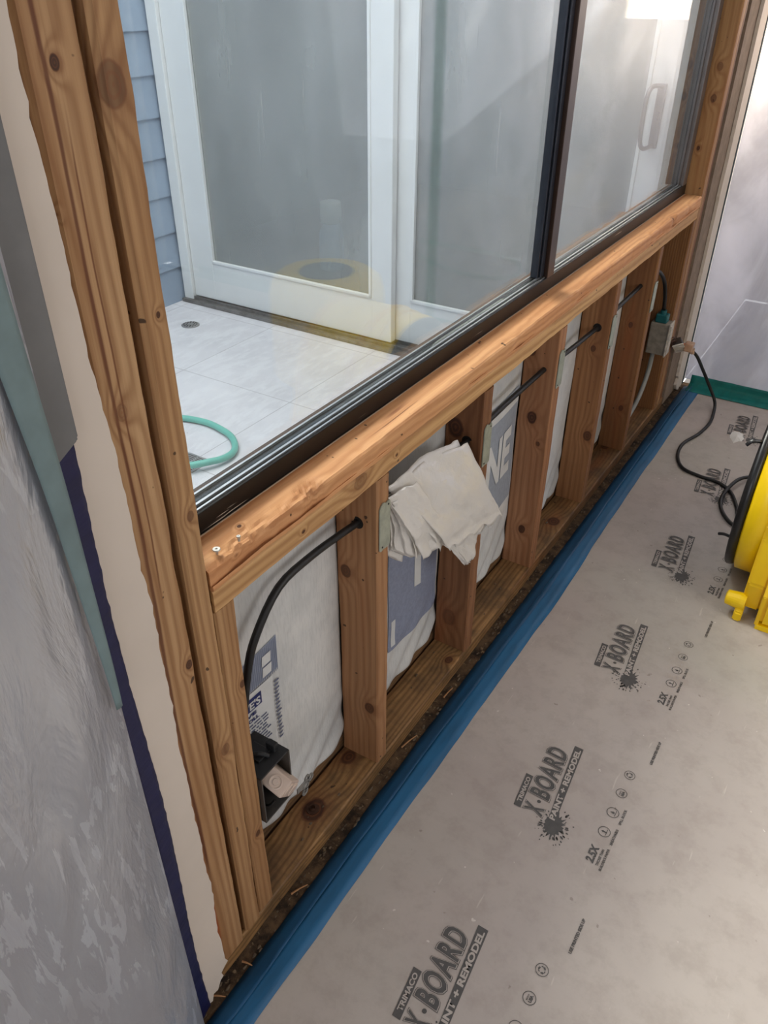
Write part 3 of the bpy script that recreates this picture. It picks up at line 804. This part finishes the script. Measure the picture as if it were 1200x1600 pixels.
def crumple(k, amp):
    return lambda u, v: Vector((noise.noise(Vector((u*3+k, v*3, k)))*amp+noise.noise(Vector((u*9+k, v*9, k)))*amp*.35, 0, noise.noise(Vector((u*4, v*4+k, 7)))*amp*.3))
V0 = Vector
# front flap, falling from the cable over the second stud
def front(u, v):
    w = crumple(3, .010)(u, v)
    w.x += .018*math.sin(math.pi*min(1, v*1.1))
    w.z += .012*math.sin(math.pi*u)*(1-v)            # bowed top
    w.y -= .022*math.sin(math.pi*v)*u
    if v > .93: w.z += .008*math.sin(u*23)*(v-.93)/.07
    return w
quad_sheet('front_flap', (-.03, .085, .69), (.0, .335, .675), (.03, .487, .425), (.028, .232, .478), front)
quad_sheet('front_flap', (-.032, .075, .695), (-.01, .31, .69), (.015, .45, .41), (.014, .215, .482), lambda u, v: front(u, v)+crumple(9, .006)(u, v))
# fanned layers hanging on the left
for k in range(5):
    a = k/4
    quad_sheet('left_layer', (-.03+.004*k, .052+.004*k, .672), (-.03+.006*k, .12+.006*k, .676), (-.025+.010*k, .125+.026*k, .50+.01*math.sin(k*2)), (-.03+.008*k, .056+.018*k, .585-.017*k),
               lambda u, v, k=k: crumple(11+k, .006)(u, v)+V0((.006*math.sin(u*9+k*2)*v, .010*math.sin(v*3.1)*(1-u), -.012*math.sin(math.pi*u)*v)), 22, 26)
quad_sheet('left_layer', (-.02, .06, .685), (.0, .13, .69), (.014, .245, .50), (.01, .15, .502), lambda u, v: crumple(21, .006)(u, v)+V0((.008*math.sin(v*3.1), 0, 0)))
# pointed tail below
quad_sheet('tail', (.006, .26, .50), (.008, .41, .43), (.012, .385, .352), (.010, .352, .36), crumple(31, .008), 18, 18)
quad_sheet('tail', (.0, .22, .52), (.004, .30, .50), (.012, .372, .35), (.008, .35, .355), crumple(35, .006), 18, 18)
tag(bag, 'folded clear-white plastic sheeting draped over the black cable at the second stud', 'plastic sheeting')

# ---------------------------------------------------------------- floor protection board
def board_mat():
    t = NT('floor_board_paper'); co = t.co()
    n = t.noise(co, 2.2, 4, .6); n2 = t.noise(co, 16, 5, .7); n3 = t.noise(t.vm('ADD', co, (4, 4, 4)).outputs[0], 1.6, 2)
    c = t.mix(t.ramp(n, .3, .7), srgb(184, 175, 169), srgb(172, 162, 157))
    c = t.mix(t.math('MULTIPLY', t.ramp(n3, .45, .65), .5), c, srgb(174, 172, 163))
    c = t.mix(t.math('MULTIPLY', t.ramp(n2, .42, .7), .3), c, srgb(142, 130, 122))
    n4 = t.noise(co, 60, 2, .5)
    c = t.mix(t.math('MULTIPLY', t.ramp(n4, .74, .78), .5), c, srgb(232, 228, 222))
    n5 = t.noise(t.vm('ADD', co, (9, 1, 4)).outputs[0], 38, 3, .5)
    c = t.mix(t.math('MULTIPLY', t.ramp(n5, .72, .76), .45), c, srgb(104, 90, 80))
    sc = t.noise(t.scale(co, (70, 9, 1)), 1.0, 2, .6)
    c = t.mix(t.math('MULTIPLY', t.ramp(sc, .70, .74), .3), c, srgb(214, 208, 200))
    t.base(c, .5, 0, .35); t.bump(t.math('ADD', n2, n), .25, .003); return t.m
BT = .0015
fbm = MB()
def fb_fn(u, v):
    x = .062+(2.9-.062)*(u**1.6); y = -2.9+(2.385+2.9)*v
    return (x, y, BT+.0004*noise.noise(Vector((x*3, y*3, 0))))
fbm.grid(fb_fn, 60, 140)
fbo = fbm.build('floor_protection_board', board_mat(), smooth=True, base=(1.4, 0, 0), solid=.0005)
tag(fbo, 'grey-brown printed protection board covering the whole room floor', 'floor protection')
board_plain = plain('board_paper_knockout', (180, 171, 165), .55, mottle=.03)
grey_ink = plain('board_ink', (84, 82, 82), .6, mottle=.1, scale=60)
Zi = BT+.0012
def icon(mb, x, y, r, kind):
    def ring(r0, r1, cx=x, cy=y, n=36):
        V = []
        for k in range(n):
            q = 2*math.pi*k/n; V.append(((cx+r0*math.cos(q), cy+r0*math.sin(q), Zi), (cx+r1*math.cos(q), cy+r1*math.sin(q), Zi)))
        for k in range(n):
            a, b = V[k], V[(k+1) % n]; mb.face([a[0], a[1], b[1], b[0]])
    ring(r*.90, r)
    F = lambda u, v: (x-v, y+u, Zi)        # reading direction is +y, letters rise towards -x
    if kind == 'up':
        mb.face([F(-.0011, -.004), F(.0011, -.004), F(.0011, .002), F(-.0011, .002)]); mb.face([F(-.003, .002), F(.003, .002), F(0, .0065)])
        mb.face([F(-.008, -.0052), F(.008, -.0052), F(.0075, -.004), F(-.0075, -.004)])
    elif kind == 'drop':
        mb.face([F(.0028*math.cos(a), -.0008+.0028*math.sin(a)) for a in [math.radians(150+30*k) for k in range(9)]]+[F(0, .006)])
        mb.face([F(-.008, -.0062), F(.008, -.0062), F(.0075, -.005), F(-.0075, -.005)])
    elif kind == 'usa':
        put_text(mb, 'MADE IN', .004, lambda u, v: F(-.0055+u, .0018+v), .0001, w=.011, h=.0026)
        put_text(mb, 'USA', .006, lambda u, v: F(-.0065+u, -.006+v), .0003, w=.013, h=.0062)
    else:
        for k in range(3):
            a0 = math.radians(90+120*k); P_ = lambda rr, a: F(rr*math.cos(a), rr*math.sin(a))
            mb.face([P_(.0042, a0-.7), P_(.0068, a0-.6), P_(.0072, a0-.1), P_(.0042, a0-.15)])
            mb.face([P_(.0036, a0-.1), P_(.0082, a0-.05), P_(.0060, a0+.5)])
            mb.face([P_(.0058, a0+.45), P_(.0046, a0+1.0), P_(.0066, a0+1.1), P_(.0072, a0+.6)])
def xboard(y0, seed):
    rnd = random.Random(seed)
    m = MB(); k2 = MB(); top = MB()
    F = lambda x, h=Zi: (lambda u, v: (x-v, y0+u, h))
    sl = .12
    G = lambda x, tl, h=Zi, u0=0: (lambda u, v: (x-v-tl*(u+u0), y0+u0+u, h))
    # TRIMACO bar
    g = G(.2995, .095)
    m.face([g(0, 0), g(.0875, 0), g(.0875, .0165), g(.0, .0155)])
    put_text(k2, 'TRIMACO', .012, G(.2965, .095, Zi+.0005, .012), .0004, 1, w=.068, h=.0098)
    # X.BOARD: outline, knock-out, fill
    def word(mb, s_, off, x, u0, w_, h_, hh):
        b = text_bm(s_, .05, off, spacing=1.22); b0 = text_bm(s_, .05, 0, spacing=1.22)
        xs = [v.co.x for v in b0.verts]; ys = [v.co.y for v in b0.verts]; x0, x1, q0, q1 = min(xs), max(xs), min(ys), max(ys); b0.free()
        for v in b.verts:
            U = u0+(v.co.x-x0)/(x1-x0)*w_; V_ = (v.co.y-q0)/(q1-q0)*h_; U += V_*.04
            v.co = Vector((x-V_-.075*U, y0+U, hh))
        mb.join(b)
    for (mb, off, h) in ((m, .0036, Zi), (k2, .0026, Zi+.0005), (top, .0014, Zi+.001)):
        word(mb, 'X', off, .3455, .003, .018, .038, h)
        word(mb, 'BOARD', off, .3465, .046, .140, .042, h)
    for k in range(16):
        pass
    m.face([(.327+.0042*math.cos(q*.5236), y0+.0345+.0042*math.sin(q*.5236), Zi) for q in range(12)])
    # PAINT + REMODEL bar
    g = G(.3765, .085)
    m.face([g(.012, .001), g(.2155, 0), g(.2155, .0205), g(.0105, .0165)])
    put_text(k2, 'PAINT + REMODEL', .02, G(.3735, .087, Zi+.0005, .008), .0008, 1, w=.200, h=.0128)
    # splatter
    n = 46; cx, cy = .375, y0-.002
    pts = []
    for k in range(n):
        a = 2*math.pi*k/n; r = .023+.004*math.sin(k*2.3)+rnd.uniform(0, .009)*(k % 3 == 0)
        pts.append((cx+r*.8*math.cos(a), cy+r*1.15*math.sin(a), Zi-.0003))
    for k in range(n): m.face([(cx, cy, Zi-.0003), pts[k], pts[(k+1) % n]])
    for k in range(70):
        a = rnd.uniform(0, 6.28); r = rnd.uniform(.026, .048); s_ = rnd.uniform(.0006, .0026)*(1.3-r*18 if r < .05 else .4)+.0005
        if math.sin(a) > .35 and rnd.random() < .7: continue
        c_ = (cx+r*.85*math.cos(a), cy+r*math.sin(a))
        el = rnd.uniform(1, 2.2)
        m.face([(c_[0]+s_*(el*math.cos(q)*math.cos(a)-math.sin(q)*math.sin(a)), c_[1]+s_*(el*math.cos(q)*math.sin(a)+math.sin(q)*math.cos(a)), Zi-.0003) for q in (0, .9, 1.8, 2.7, 3.6, 4.5, 5.4)])
    # icon row
    for dy, kd, rr in ((.040, 'up', .0125), (.093, 'drop', .0128), (.149, 'usa', .0118), (.204, 'rec', .0118)): icon(m, .4685, y0+dy, rr, kd)
    put_text(m, '2.5X', .02, lambda u, v: (.4735-v, y0-.041+u, Zi), .0009, 1, w=.040, h=.0175, slant=.15)
    for s_, x_, yy, w_ in (('THICKER THAN', .4835, -.041, .041), ('BUILDER\'S PAPER', .4925, -.048, .055), ('BREATHABLE', .4925, .018, .041), ('SPILL BLOCK', .4925, .072, .042)):
        put_text(m, s_, .007, (lambda x_, yy: (lambda u, v: (x_-v, y0+yy+u, Zi)))(x_, yy), .0002, 1, w=w_, h=.0056)
    put_text(m, 'USE PRINTED SIDE UP', .007, lambda u, v: (.502-v, y0+.257+u, Zi), .0003, 1, w=.074, h=.0062)
    a = m.build('printed_logo', grey_ink, fbo, recalc=False)
    b = k2.build('printed_logo', board_plain, fbo, recalc=False)
    c_ = top.build('printed_logo', grey_ink, fbo, recalc=False)
for k in range(6): xboard(-.396+.487*k, k)

# scrap of white plaster on the board
m = MB(); rnd = random.Random(8)
pts = [(.322+.030*math.cos(a)*(1+.25*rnd.uniform(-1, 1)), 2.035+.05*math.sin(a)*(1+.25*rnd.uniform(-1, 1))) for a in [k*.524 for k in range(12)]]
b_ = [m.bm.verts.new((x, y, BT+.001)) for x, y in pts]; c0 = m.bm.verts.new((.322, 2.035, BT+.007))
for k in range(12): m.bm.faces.new((b_[k], b_[(k+1) % 12], c0))
tag(m.build('plaster_scrap', plain('white_scrap', (222, 220, 216), .7, mottle=.04)), 'small white scrap lying on the far printed logo', 'scrap')

# ---------------------------------------------------------------- tape
def tape_strip(name, prof, y0, y1, mat, wob, seed, n=150):
    """prof: (x,z) across the strip; wob: edge waver of the last point"""
    m = MB(); rings = []
    for i in range(n+1):
        y = y0+(y1-y0)*i/n; r = []
        for k, (x, z) in enumerate(prof):
            e = k/(len(prof)-1)
            dx = wob*noise.noise(Vector((seed, y*3.1, 0)))*e*1.6+wob*.5*noise.noise(Vector((seed+5, y*9, k)))
            dx += .012*math.exp(-((y-.72)/.5)**2)*e*.9
            dz = .0016*noise.noise(Vector((seed, y*30, k*2.1)))
            r.append(m.bm.verts.new((x+dx, y, z+dz)))
        rings.append(r)
    for A, B in zip(rings, rings[1:]):
        for k in range(len(prof)-1): m.bm.faces.new((A[k], A[k+1], B[k+1], B[k]))
    return m.build(name, mat, smooth=True, solid=.0003)
def tape_mat(name, c):
    t = NT(name); n = t.noise(t.scale(t.co(), (30, 5, 30)), 1.0, 4, .6)
    d = tuple(x*.72 for x in srgb(*c)[:3])+(1,)
    t.base(t.mix(t.ramp(n, .35, .7), srgb(*c), d), .5, 0, .4); t.bump(n, .6, .003); return t.m
bt = tape_mat('blue_painters_tape', (34, 98, 142))
o = tape_strip('blue_tape', [(.026, -.0065), (.040, -.002), (.054, .0045), (.060, .006)], -.64, 2.40, tape_mat('blue_tape_inner', (20, 78, 118)), .003, 1)
tag(o, 'darker inner run of blue painter\'s tape sealing the floor beside the bottom plate', 'tape')
o = tape_strip('blue_tape', [(.058, .0045), (.068, .0038), (.082, .0036), (.100, .0032)], -.62, 2.36, bt, .004, 2)
tag(o, 'lighter outer run of blue painter\'s tape on the edge of the floor board', 'tape')
teal = tape_mat('teal_tape', (10, 116, 112))
m = MB()
def tf(u, v):
    x = .045+2.6*u
    prof = [(2.338, .0045), (2.362, .0042), (2.39, .0045), (2.412, .012), (2.421, .045)]
    k = min(3, int(v*4)); t = v*4-k; a, b = prof[k], prof[k+1]
    y = a[0]*(1-t)+b[0]*t; z = a[1]*(1-t)+b[1]*t
    return (x, y+.004*noise.noise(Vector((x*6, v*2, 1))), z+.0015*noise.noise(Vector((x*22, v*4, 2))))
m.grid(tf, 120, 12)
tag(m.build('teal_tape', teal, smooth=True, solid=.0003), 'wide teal tape holding the far plastic sheet to the floor', 'tape')

# crumbs and splinters along the plate
rnd = random.Random(77); m = MB()
for k in range(200):
    y = rnd.uniform(-.62, 2.3); x = rnd.uniform(.002, .026) if rnd.random() < .8 else rnd.uniform(-.07, -.01)
    z = -.008 if x > 0 else .039
    if y < -.5: x = rnd.uniform(-.03, .03); z = -.008
    s_ = rnd.uniform(.0012, .004); b = bmesh.new(); bmesh.ops.create_icosphere(b, subdivisions=1, radius=s_)
    for v in b.verts: v.co = Vector((v.co.x*rnd.uniform(.6, 1.2), v.co.y*rnd.uniform(.8, 2.6), v.co.z*.6+z+s_*.4))+V0((x, y, 0))
    m.join(b)
tag(m.build('debris', plain('debris', (98, 82, 64), .9, mottle=.2, scale=50)), 'crumbs of plaster, dirt and splinters along the foot of the framing', 'debris', kind='stuff')
m = MB()
for k, (y, x, a, L) in enumerate([(-.53, .012, .5, .03), (-.30, .014, 1.1, .035), (.12, .010, 1.3, .05), (.30, .014, 1.45, .04), (-.46, .02, .2, .02)]):
    d = V0((math.cos(a), math.sin(a), .05))*L; p0 = V0((x-d.x/2, y-d.y/2, -.006))
    t_ = empty('wood_splinter', (x, y, -.008)) if False else None
    q = MB().tube([p0, p0+d*.5+V0((0, 0, .002)), p0+d], lambda s: .0022*(1-.6*s), 5)
    where = ['at the foot of the torn drywall, leftmost', 'below the wall box bay', 'just past the foot of the first stud', 'in front of the second bay', 'at the foot of the corner posts'][k]
    tag(q.build('wood_splinter', plain('splinter', (168, 122, 82), .8)), 'pale wood splinter in the floor gap, '+where, 'splinter', 'splinters beside the bottom plate')

# ---------------------------------------------------------------- plastic sheets on the walls
def sheet_mat(name, col, freq, seed, tl=.45, gloss=.14, stretch=(3, 3, .5), rough=.2, tr=.05, painted_glints=False):
    t = NT(name); t.n.remove(t.bsdf); co = t.co()
    df = t.new('ShaderNodeBsdfDiffuse'); t2 = t.new('ShaderNodeBsdfTranslucent'); gl = t.new('ShaderNodeBsdfGlossy', Roughness=rough); tp = t.new('ShaderNodeBsdfTransparent')
    n = t.noise(t.scale(t.vm('ADD', co, (seed, 0, 0)).outputs[0], tuple(x*freq for x in stretch)), 1.0, 5, .6, .6)
    n2 = t.noise(t.scale(co, tuple(x*freq*3 for x in stretch)), 1.0, 3, .6)
    c = t.mix(t.ramp(n, .35, .65), srgb(*col), tuple(x*.66 for x in srgb(*col)[:3])+(1,))
    if painted_glints:  # pale streaks painted in as highlights on the crumpled plastic
        fk = t.noise(t.scale(t.vm('ADD', co, (seed*3, 2, 0)).outputs[0], (62, 62, 11)), 1.0, 4, .6, .5); zone = t.noise(co, 2.6, 2)
        c = t.mix(t.math('MULTIPLY', t.math('MULTIPLY', t.ramp(fk, .54, .57), t.ramp(zone, .36, .52)), .6), tuple(x*.6 for x in srgb(*col)[:3])+(1,), srgb(*col))
        c = t.mix(t.math('MULTIPLY', t.ramp(n, .3, .7), .35), c, srgb(150, 146, 152))
    t.l.new(c, df.inputs[0]); t.l.new(c, t2.inputs[0])
    bp = t.new('ShaderNodeBump', Height=t.math('ADD', n, t.math('MULTIPLY', n2, .3))); bp.inputs['Strength'].default_value = .7; bp.inputs['Distance'].default_value = .02
    bp.inputs['Strength'].default_value = .35
    for x in (df, gl, t2): t.l.new(bp.outputs[0], x.inputs['Normal'])
    def mx(f, a, b):
        q = t.new('ShaderNodeMixShader'); t.put(q, 'i0', f); t.l.new(a.outputs[0], q.inputs[1]); t.l.new(b.outputs[0], q.inputs[2]); return q
    a = mx(tl, df, t2); a = mx(gloss, a, gl); a = mx(tr, a, tp)
    t.l.new(a.outputs[0], t.out.inputs[0]); return t.m
m = MB()
def ff(u, v):
    x = .017+2.9*u; z = .018+2.46*v
    a = noise.noise(Vector((x*3, z*.7, 1)))*.03+noise.noise(Vector(((x+z*.5)*9, (z-x)*2.0, 4)))*.012
    rad = math.sin((x*1.4-z)*26+3*noise.noise(Vector((x*2, z*2, 8))))*.0035*max(0, 1-z/.6)
    return (x, Y_FAR+.0+(a+rad)*min(1, x*9)*min(1, z*12+.05), z)
m.grid(ff, 170, 130)
tag(m.build('plastic_sheet', sheet_mat('milky_sheet', (196, 199, 214), 1.6, 3, stretch=(3, 3, 1.2)), smooth=True), 'large milky plastic sheet closing off the far side of the room at right', 'plastic sheet')
tag(MB().box(1.05, 1.10, Y_FAR-.034, Y_FAR-.030, .05, 2.4).build('teal_tape', teal), 'vertical teal tape strip down the middle of the far plastic sheet', 'tape')

m = MB()
def lf(u, v):
    y = -.580-2.3*u**1.3; z = .004+2.45*v
    e = min(1, u*14)
    b = noise.noise(Vector((y*3, z*.9, 2)))*.035+noise.noise(Vector(((y+z*.25)*9, z*1.6, 6)))*.016+noise.noise(Vector(((y-z*.22)*26, z*5, 6)))*.004
    return (.030+.022*e+b*e+.004, y, z)
m.grid(lf, 220, 240)
ls = m.build('plastic_sheet', sheet_mat('crumpled_sheet', (218, 223, 234), 2.2, 9, .3, .33, (7, 7, 2.2), .25, 0, True), smooth=True)
tag(ls, 'crumpled shiny plastic sheet hanging over the wall at far left', 'plastic sheet')
# tape holding the left sheet
m = MB()
def bf(u, v):
    z = .0+1.17*v; y = -.5475-.0035*math.sin(z*9)-.024*u-(.004 if z < .3 else 0)*u
    return (.0145+.006*u+.0012*noise.noise(Vector((y*50, z*30, 3))), y+.0018*noise.noise(Vector((0, z*60, 1)))*(1-u)-.004*u, z)
m.grid(bf, 5, 160)
tag(m.build('blue_tape', tape_mat('deep_blue_tape', (24, 27, 72)), smooth=True, solid=.0004), 'vertical dark blue tape along the drywall beside the left plastic sheet', 'tape')
m = MB()
m.prism([(-.5485, 1.10), (-.577, 1.085), (-.592, 1.12), (-.592, 2.3), (-.5485, 2.3)], 0, .014, .030, .003)
tag(m.build('grey_tape_strip', plain('grey_zipper_strip', (112, 112, 112), .55, mottle=.08)), 'thick grey strip running up the drywall above the dark blue tape', 'strip')
m = MB()
def tg(u, v):
    z = .80+1.3*v; y = -.594-.022*u*min(1, .06+(z-.78)*2.2)-.006*math.sin(z*5)
    return (.052+.001*math.sin(u*3.1)+.003*noise.noise(Vector((y*20, z*6, 2))), y-.006*u, z)
m.grid(tg, 6, 120)
tag(m.build('teal_tape', plain('pale_teal_tape', (112, 132, 134), .55, mottle=.1), smooth=True, solid=.0004), 'faded teal tape band down the edge of the left plastic sheet', 'tape')

# ---------------------------------------------------------------- air mover
fan = empty('air_mover', (.66, 1.27, 0))
yel = plain('yellow_plastic', (250, 208, 8), .35, mottle=.02)
fblk = plain('black_fan_plastic', (24, 24, 26), .32)
FY, FZ = 1.245, .268
def ringprof(prof, name, mat, n=56, smooth=True, c=(FY, FZ)):
    m = MB(); m.lathe(prof, (0, c[0], c[1]), axis=0, n=n); return m.build(name, mat, fan, smooth=smooth)
# lathe on axis 0: heights are x
ringprof([(.235, .496), (.243, .492), (.246, .484), (.246, .476), (.240, .470), (.222, .468), (.205, .474), (.20, .49)], 'intake_ring', fblk)
gm_ = MB()
for r_ in (.06, .09, .12, .15, .18, .20):
    gm_.tube([(.472, FY+r_*math.cos(a), FZ+r_*math.sin(a)) for a in [2*math.pi*k/40 for k in range(40)]], .0025, 6, True, smooth=1)
for k in range(6):
    a = k*math.pi/6; gm_.tube([(.472, FY-.21*math.cos(a), FZ-.21*math.sin(a)), (.472, FY+.21*math.cos(a), FZ+.21*math.sin(a))], .003, 6, smooth=1)
gm_.build('intake_grille', fblk, fan)
ringprof([(.055, .466), (.055, .480), (.05, .484)], 'hub', fblk)
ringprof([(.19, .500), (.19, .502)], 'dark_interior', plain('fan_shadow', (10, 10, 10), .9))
ringprof([(.236, .494), (.250, .500), (.252, .548), (.248, .55)], 'intake_collar', yel)
def volute(r, y_foot, y_out, z0=.02):
    pts = [(FY+r*math.cos(a), FZ+r*math.sin(a)) for a in [math.radians(q) for q in range(0, 181, 8)]]
    return pts+[(FY-r, FZ-.02), (y_foot, .12), (y_foot+.015, z0), (y_out, z0), (y_out, .12), (FY+r, FZ-.02)]
MB().prism(volute(.258, .965, 1.49, .03), 0, .548, .596, .006).build('housing_side', yel, fan)
MB().prism(volute(.266, .925, 1.50, .012), 0, .596, .606, .003).build('housing_rib', yel, fan)
MB().prism(volute(.258, .93, 1.49, .016), 0, .606, .80, .008).build('housing', yel, fan)
MB().prism(volute(.266, .925, 1.50, .012), 0, .80, .81, .003).build('housing_rib', yel, fan)
nb = MB(); nb.lathe([(.014, .508), (.020, .511), (.024, .545), (.024, .56)], (0, .975, .05), axis=0, n=24)
nb.build('cord_peg', yel, fan)
ft = MB(); ft.prism([(.945, .0), (.965, .0), (.985, .03), (.975, .05), (.945, .03)], 0, .54, .562, .004)
ft.build('foot', yel, fan)
ft = MB().box(.60, .79, .94, .98, 0, .017, .003)
ft.build('foot', yel, fan)
ft = MB().box(.60, .79, 1.44, 1.48, 0, .017, .003)
ft.build('foot', yel, fan)
hk = MB(); hk.tube([(.482, 1.13, .448), (.470, 1.10, .462), (.452, 1.085, .465), (.440, 1.08, .452)], .005, 8)
hk.build('guard_clip', fblk, fan)
hk = MB(); hk.tube([(.47, 1.08, .17), (.45, 1.10, .16), (.435, 1.11, .15)], .0045, 8)
hk.build('guard_clip', fblk, fan)
tag(fan, 'yellow air mover with a black intake ring standing at the right edge', 'fan')

# second machine, outside the frame and seen only mirrored in the window
dm = empty('air_scrubber', (1.17, 1.68, 0))
MB().lathe([(.22, .0), (.24, .02), (.24, .36), (.225, .42), (.19, .445), (.10, .447)], (1.17, 1.68, 0), n=48).build('casing', yel, dm, smooth=True)
MB().lathe([(.115, .448), (.11, .452), (.001, .452)], (1.17, 1.68, 0), n=40).build('top_intake', fblk, dm)
tag(dm, 'round yellow machine with a black top opening, mirrored in the patio door', 'air machine')
